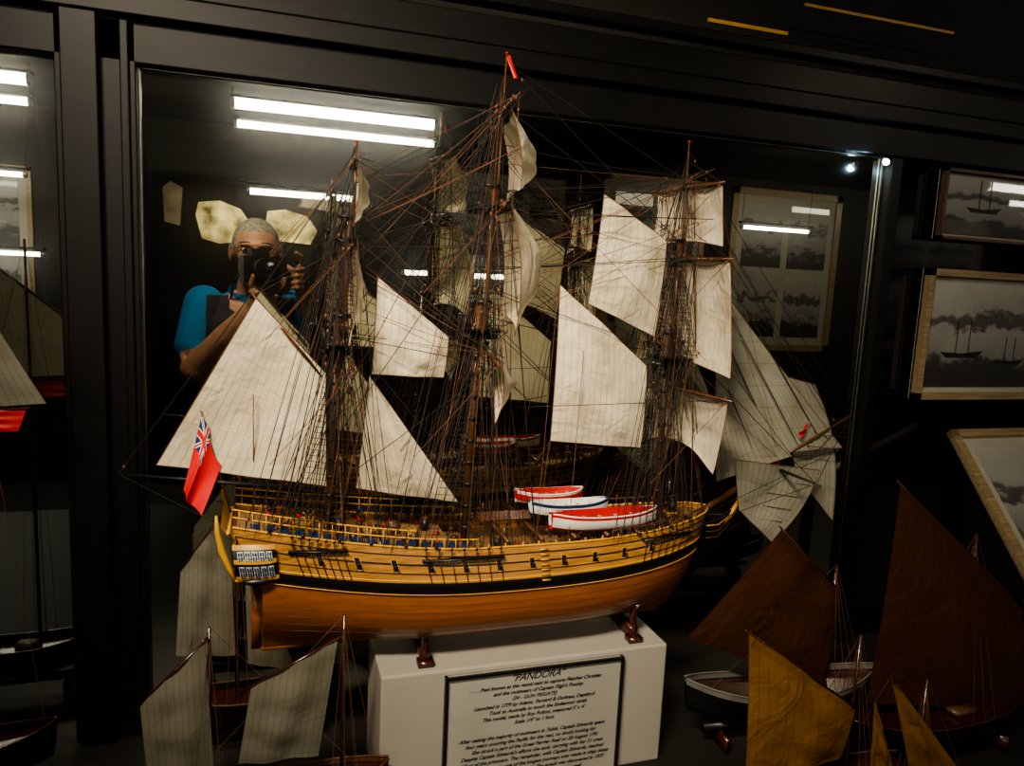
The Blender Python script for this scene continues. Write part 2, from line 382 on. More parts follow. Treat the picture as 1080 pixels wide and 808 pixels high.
for side in(-1,1):
    for i in range(80):
        u=.05+.90*i/79+random.uniform(-.004,.004); p=hp(u,20,side)+V((0,-side*.004,.0)); B.tube([p+V((0,0,-.006)),p+V((0,0,.005))],.0010,M_sparblk if i%3 else M_gold,4)
        if i%2: B.ell(p+V((0,-side*.002,-.001)),(.0025,.0018,.004),M_rope2 if i%4==1 else M_rope,6,5)
    for i in range(40):
        u=.08+.80*i/39+random.uniform(-.01,.01); y=(1-2*random.random())*.05; p=hp(u,20,side); B.ell((p.x,YC+y,dz(p.x)+.002),(.003,.003,.0025),random.choice((M_rope,M_rope2,M_sparblk,M_sparblk,M_red)),7,5)
B.obj('deck_fittings',ship)

def rowboat(name,cx,cy,cz,L,W,H,rot,cb,ct,ci,parent):
    B=MB(); R=Matrix.Rotation(rot,3,'Z')
    def f(a,b,inn=1.0):
        x=(a-.5)*L; w=W/2*max(0.02,(1-abs(2*a-1)**2.6))**.7; 
        if a<.12: w=max(w,W*.2)
        s=2*b-1; y=w*inn*math.sin(s*math.pi/2); z=H*(abs(s)**2.2)+.25*H*abs(2*a-1)**2.5*1.0
        if inn<1: z=z+H*.10
        return V((cx,cy,cz))+R@V((x,y,z))
    B.grid(lambda a,b:f(a,b),20,24,lambda i,j: ct if j in(0,23) or 6<=j<=17 else cb)
    B.grid(lambda a,b:f(.02+.96*a,b,.9),20,12,ci)
    for s in(0,1): B.tube([f(i/20,s)+V((0,0,.0005)) for i in range(21)],W*.035,M_white if ct is M_red else ct,5)
    for a in(.2,.35,.5,.65,.8):
        p=f(a,.08,.9);q=f(a,.92,.9); B.box((p+q)/2-V((0,0,H*.12)),(L*.035,(p-q).length,H*.06),M_gold if ci is M_white else M_white,R)
    return B.obj(name,parent)
rowboat('longboat_on_deck',.462,.945,-.350,.170,.040,.024,math.radians(2),M_white,M_red,M_red,ship)
rowboat('cutter_on_deck',.425,.990,-.342,.125,.036,.020,0,M_white,M_blue,M_white,ship)
rowboat('launch_on_deck',.410,1.035,-.335,.11,.036,.018,0,M_red,M_white,M_red,ship)

# masts ------------------------------------------------------------
masts={'mizzen':dict(x0=.075,x1=.092,top=-.095,ct=.045,tr=.168,base=-.345),
       'main':dict(x0=.268,x1=.286,top=-.070,ct=.100,tr=.302,base=-.375),
       'fore':dict(x0=.577,x1=.572,top=-.105,ct=.045,tr=.216,base=-.36)}
def mx(k,z):
    m=masts[k]; t=(z+.36)/(.302+.36 if k=='main' else .55); return m['x0']+(m['x1']-m['x0'])*t
rig=[];rig2=[];rat=[]
B=MB()
for k,m in masts.items():
    top,ct,trk=m['top'],m['ct'],m['tr']; s=.85 if k=='mizzen' else 1
    B.tube([(mx(k,z),YC,z) for z in(m['base'],top+.045)],[.0062*s,.0050*s],M_spar,10)
    for i in range(9):
        z=m['base']+.02+(top-m['base']-.02)*i/9; B.tube([(mx(k,z),YC,z),(mx(k,z),YC,z+.005)],.0070*s,M_sparblk,10)
    B.tube([(mx(k,z)+.009,YC,z) for z in(top-.012,ct+.03)],[.0040*s,.0030*s],M_spar,8)
    B.tube([(mx(k,z)+.014,YC,z) for z in(ct-.005,ct+.06,trk)],[.0028*s,.0022*s,.0012],M_spar,8)
    B.ell((mx(k,trk)+.014,YC,trk),(.0028,.0028,.0016),M_red)
    for (z,h) in((top+.040,.006),(ct+.028,.004)): B.box((mx(k,z)+.005,YC,z),(.022,.012,h),M_sparblk)
    w=.036*s; x=mx(k,top)
    B.grid(lambda a,b: V((x-.022*s+(.056*s)*a, YC+(2*b-1)*w*(1-.5*max(0,a-.4)**1.5), top)),8,6,M_sparblk)
    B.grid(lambda a,b: V((x-.022*s+(.056*s)*a, YC+(2*b-1)*w*(1-.5*max(0,a-.4)**1.5), top+.003)),8,6,M_sparblk)
    for i in range(6): B.tube([(x-.02*s,YC-w+2*w*i/5,top),(x-.02*s,YC-w+2*w*i/5,top+.022)],.0009,M_sparblk,4)
    B.tube([(x-.02*s,YC-w,top+.022),(x-.02*s,YC+w,top+.022)],.0011,M_sparblk,4)
    B.box((x+.006,YC,top-.008),(.045*s,.006,.006),M_sparblk); B.box((x+.0,YC-.008,top-.008),(.045*s,.004,.006),M_sparblk); B.box((x+.0,YC+.008,top-.008),(.045*s,.004,.006),M_sparblk)
    for i in range(20):
        zz_=top+random.uniform(-.07,.06); B.ell((x+random.uniform(-.014,.022),YC+random.uniform(-.025,.02),zz_),(.0028,.0022,.0038),random.choice((M_sparblk,M_spar,M_rope)),6,5)
    for dx in(-.008,.008,.016): B.box((mx(k,ct)+dx,YC,ct),(.0025,.050*s,.0022),M_sparblk)
    for dy in(-.005,.005): B.box((mx(k,ct)+.004,YC+dy,ct-.003),(.036*s,.0025,.0025),M_sparblk)
    n=8; spread={'mizzen':(.030,.095),'main':(.195,.30),'fore':(.515,.60)}[k]
    for side in(-1,1):
        pr=[]
        for i in range(n):
            xx=spread[0]+(spread[1]-spread[0])*i/(n-1); u=(xx+.03)/.69; p=hp(u,18.6,side)+V((0,side*.006,.014)); q=V((x-.005+.002*i,YC+side*.006,top+.004)); pr.append((p,q)); rig.append([p,q])
        zz=34
        for j in range(2,zz):
            t=j/zz; rat.append([a.lerp(b,t) for a,b in pr[:-1]] if j<zz-2 else [pr[0][0].lerp(pr[0][1],t),pr[-2][0].lerp(pr[-2][1],t)])
        pr=[]
        for i in range(5):
            p=V((x-.016*s+.012*i*s,YC+side*w*.95,top+.003)); q=V((mx(k,ct)+.006+.001*i,YC+side*.005,ct+.002)); pr.append((p,q)); rig.append([p,q])
            rig.append([p,V((x,YC+side*.008,top-.035))])
        for j in range(1,24): rat.append([a.lerp(b,j/24) for a,b in pr])
        for i in range(3):
            rig.append([V((mx(k,ct)-.006+.01*i,YC+side*.024*s,ct)),V((mx(k,trk)+.014,YC,trk-.045))])
        for i in range(4):
            xx=spread[0]-.012-.013*i; u=max(0,(xx+.03)/.69); rig.append([hp(u,18.6,side)+V((0,side*.006,.01)),V((mx(k,ct)+.008,YC,(ct+.02) if i<2 else trk-.04))])
        rig.append([hp(max(0,(spread[0]-.04+.03)/.69),18.6,side),V((mx(k,trk)+.014,YC,trk-.02))])
B.obj('masts_and_tops',ship)

# yards and square sails -------------------------------------------
YB=MB()
def yard(k,z,half,ang,dx=.02,r=.0030):
    c=V((mx(k,z)+dx,YC,z)); d=V((math.sin(ang),math.cos(ang),0))
    pts=[c+d*half*t for t in(-1,-.5,-.12,.12,.5,1)]
    YB.tube(pts,[r*.45,r*.85,r,r,r*.85,r*.45],M_spar,8)
    for t in(-.82,.82): YB.tube([c+d*half*t,c+d*half*(t+.015)],r*.9,M_sparblk,8)
    for s in(-1,1):
        rig.append(sag(c+d*half*s*.92,c+d*half*s*.05,.010,6))
        rig.append([c+d*half*s*.93,V((mx(k,z)+.012,YC,z+half*.45))])
        rig2.append([c+d*half*s*.93,c+d*half*s*.93+V((-.10,-s*.02,-.12))])
    return c,d
def sq(name,k,z1,h1,z2,h2,ang,belly,foot=.01,bx=.022,dx=.02):
    c1,d=yard(k,z1,h1*1.12,ang,dx)
    c2=V((mx(k,z2)+bx,YC,z2))
    sail(name,c1-d*h1+V((.003,0,-.003)),c1+d*h1+V((.003,0,-.003)),c2+d*h2,c2-d*h2,M_sailsq,ship,belly=(belly,0,0),foot=foot,leech=.004,wr=.0035)
a_main=math.radians(11)
sq('main_topgallant_sail','main',.222,.062,.115,.085,a_main,.040,foot=.008,bx=.034,dx=.014)
sq('main_topsail','main',.100,.085,-.068,.115,a_main,.056,foot=.02,bx=.036)
sq('main_course_clewed','main',-.105,.110,-.185,.09,a_main,.040,foot=.03)
a_mz=math.radians(2)
sq('mizzen_topgallant_sail','mizzen',.140,.045,.058,.062,a_mz,.018,bx=.010,dx=.010)
sq('mizzen_topsail','mizzen',.035,.062,-.088,.088,a_mz,.022,foot=.012,bx=.010,dx=.010)
yard('mizzen',-.115,.10,a_mz)
a_f=math.radians(-7)
sq('fore_topgallant_sail','fore',.150,.076,.062,.090,a_f,.016,bx=.014,dx=.014)
sq('fore_topsail','fore',.045,.100,-.120,.118,a_f,.026,foot=.014,bx=.020,dx=.016)
sq('fore_course','fore',-.150,.118,-.262,.100,a_f,.026,foot=.030,bx=.018,dx=.016)
YB.tube([(.065,YC,-.135),(-.022,YC,-.030)],[.0026,.0015],M_spar,8)
YB.tube([(.068,YC,-.290),(-.178,YC,-.259)],[.0030,.0016],M_sparblk,8)
YB.tube([(.60,YC,-.375),(.655,YC,-.352),(.80,YC,-.272)],[.0055,.0055,.004],M_spar,10)
YB.tube([(.77,YC,-.283),(.935,YC,-.197)],[.003,.0013],M_spar,8)
YB.tube([(.79,YC-.11,-.283),(.79,YC,-.283),(.79,YC+.11,-.283)],[.0015,.003,.0015],M_sparblk,8)
YB.tube([(.80,YC,-.272),(.803,YC,-.33)],[.002,.001],M_sparblk,6)
YB.tube([(-.048,YC,-.315),(-.083,YC,-.180)],[.0013,.0009],M_spar,6)
YB.tube([(-.02,YC,-.328),(-.02,YC,-.16)],[.0012,.0008],M_spar,6)
YB.obj('yards_and_spars',ship)

def fa(name,pts,m=M_sail,by=-.010,y=YC,**k):
    P=[(x,y,z) for x,z in pts]
    return sail(name,*P,m,ship,belly=(0,by,0),**k)
fa('spanker_sail',[(-.017,-.036),(.070,-.131),(.073,-.284),(-.135,-.248)],by=.016,y=YC-.004,wr=.003)
fa('mizzen_staysail',[(.127,-.134),(.129,-.137),(.257,-.316),(.112,-.289)],wr=.003,by=-.016)
fa('mizzen_topmast_staysail',[(.135,-.002),(.234,-.080),(.229,-.136),(.130,-.132)],wr=.003,by=-.016)
fa('main_staysail',[(.394,-.001),(.542,-.117),(.541,-.243),(.392,-.229)],wr=.003,by=-.018)
fa('main_topmast_staysail',[(.454,.130),(.560,.070),(.551,-.072),(.439,-.026)],wr=.003,by=-.018)
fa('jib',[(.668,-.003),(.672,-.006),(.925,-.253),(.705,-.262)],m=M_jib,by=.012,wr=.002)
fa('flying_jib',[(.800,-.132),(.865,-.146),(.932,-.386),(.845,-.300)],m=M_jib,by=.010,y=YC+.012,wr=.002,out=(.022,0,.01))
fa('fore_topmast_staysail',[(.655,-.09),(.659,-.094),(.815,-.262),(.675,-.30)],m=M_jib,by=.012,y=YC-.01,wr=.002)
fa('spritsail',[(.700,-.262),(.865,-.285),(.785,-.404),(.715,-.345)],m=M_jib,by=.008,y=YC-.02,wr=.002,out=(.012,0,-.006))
fo=lambda z:V((mx('fore',z)+.012,YC,z)); ma=lambda z:V((mx('main',z)+.012,YC,z)); mi=lambda z:V((mx('mizzen',z)+.012,YC,z))
rig+= [[ma(-.06),fo(-.31)],[ma(-.05),fo(-.32)],[ma(.11),fo(-.07)],[ma(.115),fo(-.06)],[ma(.235),fo(.07)],[ma(.29),fo(.16)],[ma(.29),(.93,YC,-.198)] ,
 [mi(-.08),ma(-.30)],[mi(.06),ma(-.06)],[mi(.15),ma(.11)],
 [fo(-.07),(.70,YC,-.32)],[fo(-.065),(.69,YC,-.33)],[fo(.075),(.80,YC,-.27)],[fo(.07),(.79,YC,-.275)],[fo(.15),(.90,YC,-.215)],[fo(.205),(.932,YC,-.198)],
 [(.93,YC,-.198),(.803,YC,-.33)],[(.803,YC,-.33),(.69,YC,-.40)],[(.80,YC,-.272),(.70,YC,-.37)],
 [mi(.155),(-.017,YC,-.036)],[(-.02,YC,-.033),mi(.04)],[(-.178,YC,-.259),(-.022,YC,-.03)],[(-.178,YC,-.259),(-.05,YC+.05,-.32)],[(-.178,YC,-.259),(-.05,YC-.05,-.32)]]
R=random.Random(3)
for a,b,za,zb in(('main','mizzen',(-.1,.24),(-.1,.15)),('fore','main',(-.1,.17),(-.09,.25))):
    for i in range(30):
        side=R.choice((-1,1)); z1=R.choice((za[1],za[1]-.07,-.10,.05)); z2=R.uniform(*zb)
        p=V((mx(a,z1)+.02,YC+side*R.uniform(.02,.09),z1)); q=V((mx(b,z2)+.01,YC+side*.004,z2)); (rig2 if i%2 else rig).append(sag(p,q,R.uniform(0,.006),5))
for k in masts:
    for i in range(64):
        side=R.choice((-1,1)); z=R.choice((masts[k]['top']-.02,masts[k]['ct'],masts[k]['tr']-.06,masts[k]['top']+.04)); 
        x=mx(k,z)+R.uniform(-.005,.02); u=min(.97,max(.02,(mx(k,0)+R.uniform(-.09,.08)+.03)/.69)); 
        (rig2 if i%4==0 else rig).append([V((x,YC+side*R.uniform(.0,.07),z)),hp(u,20,side)+V((0,-side*.004,0))])
for side in(-1,1):
    for x,z in((.128,-.136),(.392,-.229),(.392,-.001),(.13,-.132),(.439,-.026)): rig2.append([V((x,YC,z)),hp(max(.03,(x-.04+.03)/.69),20,side)])
    for z in(.045,.150,-.150): 
        h={.045:.10,.150:.08,-.150:.12}[z]; rig.append([V((.59,YC+side*h,z)),V((.29,YC,z-.03))]); rig2.append([V((.59,YC+side*h*.9,z)),V((.80,YC,-.27))] )
    for z,h in((.222,.065),(.1,.09),(-.105,.12)): rig.append([V((.29+side*h*.19,YC+side*h,z)),V((.1,YC,z*.6-.02))]); rig.append([V((.29+side*h*.19,YC+side*h,z)),V((.0,YC+side*.05,-.33))])
    rig.append([V((.79,YC+side*.10,-.283)),V((.932,YC,-.198))]); rig.append([V((.79,YC+side*.10,-.283)),fo(-.07)]); rig.append([V((.79,YC+side*.10,-.283)),hp(.93,18,side)])
    rig.append([V((.925,YC,-.253)),hp(.93,20,side)]); rig.append([V((.70,YC,-.262)),hp(.85,20,side)])
    for i in range(9): rig.append([V((.66+.032*i,YC,-.350+.017*i)),V((.80+.016*i,YC+side*.02,-.37+.02*i))])
    for i in range(8): rig.append([V((.66+.036*i,YC,-.345+.018*i)),V((fo(0).x,YC+side*.004,-.08+.035*i))])
lines_obj('standing_rigging',rig,.00054,M_rope,ship)
lines_obj('running_rigging',rig2,.00042,M_rope2,ship)
lines_obj('ratlines',rat,.00038,M_rope,ship)
B=MB()
for s in rig2[:90]+rig[::3]:
    p=V(s[0]).lerp(V(s[-1]),.04); B.ell(p,(.0018,.0015,.0025),M_rope2,6,4)
B.obj('rigging_blocks',ship)

# ensign -----------------------------------------------------------
def flag_mat():
    m,t,b=nt('red_ensign_cloth'); L=t.links.new; N=t.nodes.new
    uv=N('ShaderNodeUVMap'); sx=N('ShaderNodeSeparateXYZ'); L(uv.outputs['UV'],sx.inputs['Vector'])
    def mth(op,a,b_=None):
        n=N('ShaderNodeMath'); n.operation=op
        for k,vv in enumerate((a,b_)):
            if vv is None: continue
            if isinstance(vv,(int,float)): n.inputs[k].default_value=vv
            else: L(vv,n.inputs[k])
        return n.outputs[0]
    U=mth('DIVIDE',sx.outputs['X'],.42); Vv=mth('DIVIDE',sx.outputs['Y'],.5)
    inside=mth('MULTIPLY',mth('LESS_THAN',U,1),mth('LESS_THAN',Vv,1))
    du=mth('ABSOLUTE',mth('SUBTRACT',U,.5)); dv=mth('ABSOLUTE',mth('SUBTRACT',Vv,.5)); mn=mth('MINIMUM',du,dv); dg=mth('ABSOLUTE',mth('SUBTRACT',du,dv))
    white=mth('MAXIMUM',mth('LESS_THAN',mn,.14),mth('LESS_THAN',dg,.09)); red=mth('MAXIMUM',mth('LESS_THAN',mn,.09),mth('LESS_THAN',dg,.03))
    def mix(f,a,b_):
        n=N('ShaderNodeMix'); n.data_type='RGBA'; L(f,n.inputs['Factor'])
        for k,vv in(('A',a),('B',b_)):
            if isinstance(vv,tuple): n.inputs[k].default_value=vv
            else: L(vv,n.inputs[k])
        return n.outputs['Result']
    R_=(.60,.006,.010,1)
    c=mix(white,(.01,.02,.12,1),(.6,.6,.6,1)); c=mix(red,c,R_); c=mix(inside,R_,c); L(c,b.inputs['Base Color']); b.inputs['Roughness'].default_value=.7
    return m
def flag(name,hT,hB,fB,fT,parent,m,wav=.006):
    hT,hB,fB,fT=map(V,(hT,hB,fB,fT)); n=20; vs=[];uvs=[]
    for i in range(n+1):
        for j in range(n+1):
            u=i/n;v=j/n; p=hT.lerp(fT,u).lerp(hB.lerp(fB,u),v); p=p+V((.003*math.sin(7*v+u),wav*math.sin(9*v+2*u)*u,0)); vs.append(p);uvs.append((u,v))
    fs=[(i*(n+1)+j,(i+1)*(n+1)+j,(i+1)*(n+1)+j+1,i*(n+1)+j+1) for i in range(n) for j in range(n)]
    me=bpy.data.meshes.new(name); me.from_pydata([tuple(p) for p in vs],[],fs); ul=me.uv_layers.new(name='UVMap')
    for l in me.loops: ul.data[l.index].uv=uvs[l.vertex_index]
    me.polygons.foreach_set('use_smooth',[True]*len(fs)); me.materials.append(m)
    o=bpy.data.objects.new(name,me); COL.objects.link(o); o.parent=parent; return o
M_flag=flag_mat()
flag('red_ensign',(-.082,YC-.001,-.186),(-.061,YC-.001,-.252),(-.084,YC-.02,-.309),(-.106,YC-.015,-.280),ship,M_flag)
flag('bow_jack',(.852,YC,-.205),(.846,YC,-.222),(.824,YC-.01,-.232),(.832,YC-.01,-.214),ship,M_flag,.003)
flag('pennant',(.302,YC,.30),(.302,YC,.298),(.310,YC-.01,.268),(.311,YC-.01,.269),ship,M_red,.002)

B=MB()
for x in(.205,.525):
    for s in(-1,1):
        B.tube([(x,YC+s*.052,-.530),(x,YC+s*.050,-.515),(x,YC+s*.044,-.495),(x,YC+s*.052,-.470)],[.008,.006,.0055,.007],M_mahog,10)
        B.box((x,YC+s*.052,-.526),(.022,.018,.008),M_mahog)
    B.box((x,YC,-.517),(.012,.10,.016),M_mahog)
B.obj('cradle',ship)
for o in ship.children: keep(o)

# ------------------------------------------------------------------ pedestal + notice
FLOORZ=-.72
ped=MB(); ped.box(((.142+.572)/2,.994,(-.530+FLOORZ)/2),(.43,.132,(-.530-FLOORZ)),M_ped); ped.obj('display_pedestal',bevel=.003,smooth=False)
notice=empty('framed_notice',(.3625,.924,-.64))
B=MB(); cx,cz,w,h=.3625,-.629,.268,.182
B.box((cx,.9245,cz),(w,.004,h),M_paper)
for s in(-1,1):
    B.box((cx+s*(w/2-.002),.923,cz),(.004,.009,h),M_sparblk); B.box((cx,.923,cz+s*(h/2-.002)),(w,.009,.004),M_sparblk)
o=B.obj('notice_board',notice,smooth=False); keep(o,notice)
txt=['. . . . Best known as the vessel sent to capture Fletcher Christian','and the mutineers of Captain Bligh\'s Bounty.','(24 - GUN FRIGATE)','Launched in 1779 by Adams, Barnard & Dudman, Deptford','Took to Australia to touch the Endeavour strait','This model, made by Roy Bolton, measured 5\' x 4\'','Scale 1/4" to 1 foot','','After seizing the majority of mutineers in Tahiti, Captain Edwards spent',
'four years scouring the Pacific for the rest, no doubt looking for','She struck a part of the Great Barrier Reef on 28 August 1791','Despite Captain Edwards\'s efforts she sank, carrying with her 31 crew','and four of the prisoners. The remainder, with Captain Edwards, reached','Timor by open boats, one of the longest journeys ever made in ships boats','and were brought home to England. The wreck was discovered in 1977','in 30 metres of water on the outer edge of the reef.','The model was built from original Admiralty draughts.']
def text(s,x,z,size,name,y=.9222):
    cu=bpy.data.curves.new(name,'FONT'); cu.body=s; cu.size=size; cu.align_x='CENTER'; cu.shear=.4; cu.extrude=.0001; cu.offset=.00020
    cu.materials.append(M_ink); o=bpy.data.objects.new(name,cu); COL.objects.link(o); o.rotation_euler=(math.pi/2,0,0); o.location=(x,y,z); o.parent=notice; keep(o,notice)
text('"PANDORA"',cx,-.5555,.0145,'notice_title')
for i,s in enumerate(txt): text(s,cx+(.004*math.sin(i*2)),-.5655-i*.0092-(0 if i<8 else .001),.0076,'notice_text_%d'%i)

# ------------------------------------------------------------------ small craft in the case
def craft(name,cx,cy,L,W,H,rot,zb,cols,masts_,sails,rope=True):
    e=empty(name,(cx,cy,zb)); R_=Matrix.Rotation(rot,3,'Z'); B=MB()
    def f(a,b,inn=1):
        x=(a-.5)*L; w=W/2*max(0.03,(1-abs(2*a-1)**2.4))**.75; s=2*b-1
        y=w*inn*math.copysign(abs(math.sin(s*math.pi/2)),s); z=.25*H+.75*H*(abs(s)**2.4)+.30*H*abs(2*a-1)**2.2
        return V((cx,cy,zb+.02))+R_@V((x*(1-.06*(1-abs(s))),y,z))
    B.grid(lambda a,b:f(a,b),24,28,lambda i,j: cols[1] if j in(0,27) else cols[0])
    B.grid(lambda a,b:(lambda p,q:p.lerp(q,b)-V((0,0,H*.14)))(f(.02+.96*a,0,.95),f(.02+.96*a,1,.95)),20,3,M_mahog)
    for s in(0,1): B.tube([f(i/24,s)+V((0,0,.001)) for i in range(25)],.0016,cols[2],5)
    for a in(-.3,.3):
        B.box(V((cx,cy,zb+.012))+R_@V((a*L,0,0)),(.008,W*.6,.024),M_mahog,R_); 
    B.box((cx,cy,zb+.020+.12*H),(L*.78,.006,.2*H),cols[0],R_)
    B.box(V((cx,cy,zb+.02+H*.95))+R_@V((L*.08,0,0)),(L*.12,W*.4,H*.12),M_spar,R_)
    o=B.obj('hull',e)
    B=MB(); rg=[]
    for (x,y,zt,r) in masts_:
        zb2=zb+.02+H*.5; B.tube([(x-.0,y,zb2),(x,y,zt)],[r,r*.6],M_mahog,8)
        for s in(0,1):
            for k in(-.06,0,.06):
                a=min(.95,max(.05,.5+((x-cx)*math.cos(rot)+(y-cy)*math.sin(rot))/L+k)); rg.append([V((x,y,zt-.01)),f(a,s)])
        rg.append([V((x,y,zt)),f(1,.5)]); rg.append([V((x,y,zt)),f(0,.5)])
    for i,(pts,m,bl) in enumerate(sails):
        sail('sail_%d'%(i+1),*pts,m,e,belly=(0,bl,0),rope=False,wr=.003)
        if (V(pts[0])-V(pts[1])).length>.02: B.tube([V(pts[0])-(V(pts[1])-V(pts[0])).normalized()*.006,V(pts[1])+(V(pts[1])-V(pts[0])).normalized()*.004],[.0016,.0024],M_mahog,6)
    if B.v: B.obj('spars',e)
    lines_obj('rigging',rg,.0004,M_rope2,e)
    for c in e.children: keep(c,e)
    return e
Z=FLOORZ
y=1.10
craft('model_fishing_smack',-.02,y,.26,.07,.075,math.radians(4),Z,(M_sparblk,M_black,M_spar),[(-.045,y,-.32,.003)],
 [([(-.120,y,-.428),(-.055,y,-.338),(-.047,y,-.565),(-.128,y,-.556)],M_grey,-.008),([(-.035,y,-.40),(-.033,y,-.402),(.04,y,-.60),(-.03,y,-.58)],M_grey,-.008)])
y=.90
craft('model_lugger',.0,y,.30,.08,.055,0,Z,(M_black,M_spar,M_spar),[(-.068,y+.004,-.425,.003),(.090,y+.004,-.425,.003)],
 [([(-.144,y,-.512),(-.072,y,-.440),(-.064,y,-.605),(-.136,y,-.620)],M_grey,-.01),([(-.021,y,-.506),(.082,y,-.454),(.060,y,-.610),(-.036,y,-.605)],M_grey,-.01)])
y=.93
craft('model_sailing_barge',.79,y,.34,.09,.075,math.radians(-6),Z,(M_black,M_dullwhite,M_dullwhite),[(.878,y+.004,-.430,.0035)],
 [([(.760,y,-.362),(.888,y,-.478),(.872,y,-.640),(.605,y,-.525)],M_brown,-.012)])
y=.74
craft('model_fishing_boat',.72,y,.26,.075,.05,math.radians(4),Z,(M_black,M_black,M_spar),[(.752,y+.004,-.445,.003)],
 [([(.570,y,-.420),(.752,y,-.548),(.735,y,-.62),(.586,y,-.63)],M_tan,-.012)])
y=.64
craft('model_dinghy',.80,y,.18,.055,.04,math.radians(0),Z,(M_black,M_black,M_spar),[(.77,y+.012,-.46,.0025)],
 [([(.698,y,-.441),(.700,y,-.443),(.823,y,-.578),(.752,y,-.590)],M_tan,-.008),([(.678,y,-.471),(.680,y,-.473),(.731,y,-.59),(.684,y,-.59)],M_tan,-.005)])
y=.83
craft('model_brown_sail_ketch',1.02,y,.40,.10,.06,math.radians(3),Z,(M_sparblk,M_black,M_mahog),[(1.048,y+.005,-.355,.004)],
 [([(.878,y,-.266),(1.16,y,-.484),(1.20,y,-.66),(.862,y,-.61)],M_brown,-.02)])
y=1.06
craft('model_schooner',-.40,y,.26,.07,.07,0,Z,(M_black,M_black,M_mahog),[(-.36,y+.004,.03,.003)],
 [([(-.46,y,.035),(-.32,y,-.080),(-.268,y,-.180),(-.44,y,-.19)],M_grey,-.01),([(-.44,y,-.196),(-.29,y,-.186),(-.30,y,-.215),(-.42,y,-.22)],M_red,-.003)])
# ------------------------------------------------------------------ display case
YM=1.2
B=MB(); B.box((.4785,YM+.004,(.27+FLOORZ)/2),(1.303,.006,.27-FLOORZ),M_mirror); B.obj('wall_mirror',smooth=False)
B=MB(); B.box((-.95,YM+.004,(.28+FLOORZ)/2),(1.34,.006,.28-FLOORZ),M_mirror); B.obj('wall_mirror',smooth=False)
B=MB(); B.box((2.6,YM+.006,(.40+FLOORZ)/2),(2.9,.006,.40-FLOORZ),M_dark); B.obj('wall_dark_glass_panel',smooth=False)
case=empty('display_case_frame',(0,1.2,FLOORZ))
B=MB()
B.box((-.226,1.197,-.2),(.100,.034,1.06),M_frame); B.box((-.243,1.175,-.2),(.045,.020,1.06),M_frame); B.box((-.190,1.183,-.2),(.012,.016,1.06),M_frame)
for z,dy,h in((.300,0,.055),(.345,-.018,.030),(.385,-.008,.045),(.425,-.03,.016)):
    B.box((1.5,1.195+dy/1,z),(5.4,.030,h),M_frame)
B.box((1.145,1.19,-.22),(.026,.03,.98),M_frame)
o=B.obj('frame_rails',case,smooth=False,bevel=.002); keep(o,case)
B=MB(); B.box((-.1745,1.197,-.225),(.0018,.003,.99),M_steel); B.box((1.128,1.197,-.225),(.003,.003,.99),M_steel); B.box((.478,1.197,.2705),(1.30,.003,.0014),M_steel)
o=B.obj('mirror_edge_strip',case,smooth=False); keep(o,case)
B=MB(); B.box((1.3,.62,FLOORZ-.02),(5.8,1.22,.04),M_cfloor); o=B.obj('case_floor',case,smooth=False); keep(o,case)
B=MB(); B.box((1.3,.05,(FLOORZ-.04-1.55)/2),(5.8,.03,1.55+FLOORZ-.04),M_frame); o=B.obj('case_plinth',case,smooth=False); keep(o,case)

def framed(name,x0,x1,z0,z1,y,pm,facing=-1,fw=.02,mount=.0,grid=None,fm=None,boats=True):
    e=empty(name,((x0+x1)/2,y,z0)); B=MB(); fm=fm or M_fw; cx=(x0+x1)/2; cz=(z0+z1)/2
    B.box((cx,y,cz),(x1-x0,.006,z1-z0),M_fwhite)
    for s in(-1,1):
        B.box((cx+s*((x1-x0)/2-fw/2),y+facing*.008,cz),(fw,.018,z1-z0),fm); B.box((cx,y+facing*.008,cz+s*((z1-z0)/2-fw/2)),(x1-x0,.018,fw),fm)
    o=B.obj('frame_and_mount',e,smooth=False); keep(o,e)
    gx,gz=grid or (1,1); iw=(x1-x0-2*fw); ih=(z1-z0-2*fw); g=mount; rr=random.Random(int(x0*100)+5)
    for i in range(gx):
        for j in range(gz):
            w=(iw-g*(gx+1))/gx; h=(ih-g*(gz+1))/gz; px=x0+fw+g+w/2+i*(w+g); pz=z0+fw+g+h/2+j*(h+g)
            B=MB(); B.box((px,y+facing*.005,pz),(w,.002,h),pm[(i+2*j)%len(pm)])
            o=B.obj('photo_print_%d_%d'%(i,j),e,smooth=False); keep(o,e)
            B=MB(); yy=y+facing*.0066
            for k in range(3):
                bx=px+w*(-.30+.28*k+rr.uniform(-.04,.04)); bz=pz+h*rr.uniform(-.28,-.05); L=w*rr.uniform(.07,.13); H=L*.22; m_=rr.choice((M_sil,M_sil,M_sil2))
                B.poly([(bx-L*1.1,yy,bz+H),(bx-L*.8,yy,bz),(bx+L*.8,yy,bz),(bx+L*1.1,yy,bz+H*1.3),(bx,yy,bz+H*.8)],m_)
                for dx in(-.35,.3): B.poly([(bx+L*dx,yy,bz+H*.5),(bx+L*dx+w*.005,yy,bz+H*.5),(bx+L*dx+w*.005,yy,bz+L*1.5),(bx+L*dx,yy,bz+L*1.5)],m_)
            o=B.obj('printed_boats_%d_%d'%(i,j),e,smooth=False); keep(o,e)
    return e
framed('framed_photograph',1.250,1.76,-.200,.066,1.185,[M_photos[0]],fw=.014,mount=.012)
framed('framed_photograph',1.262,1.85,.125,.262,1.185,[M_photos[1]],fw=.006,mount=.006,fm=M_spar)
e=empty('sloping_framed_chart',(1.6,1.05,-.5)); B=MB()
P0,P1,P2,P3=V((1.345,1.17,-.272)),V((1.90,1.17,-.272)),V((1.83,.88,-.500)),V((1.255,.88,-.500))
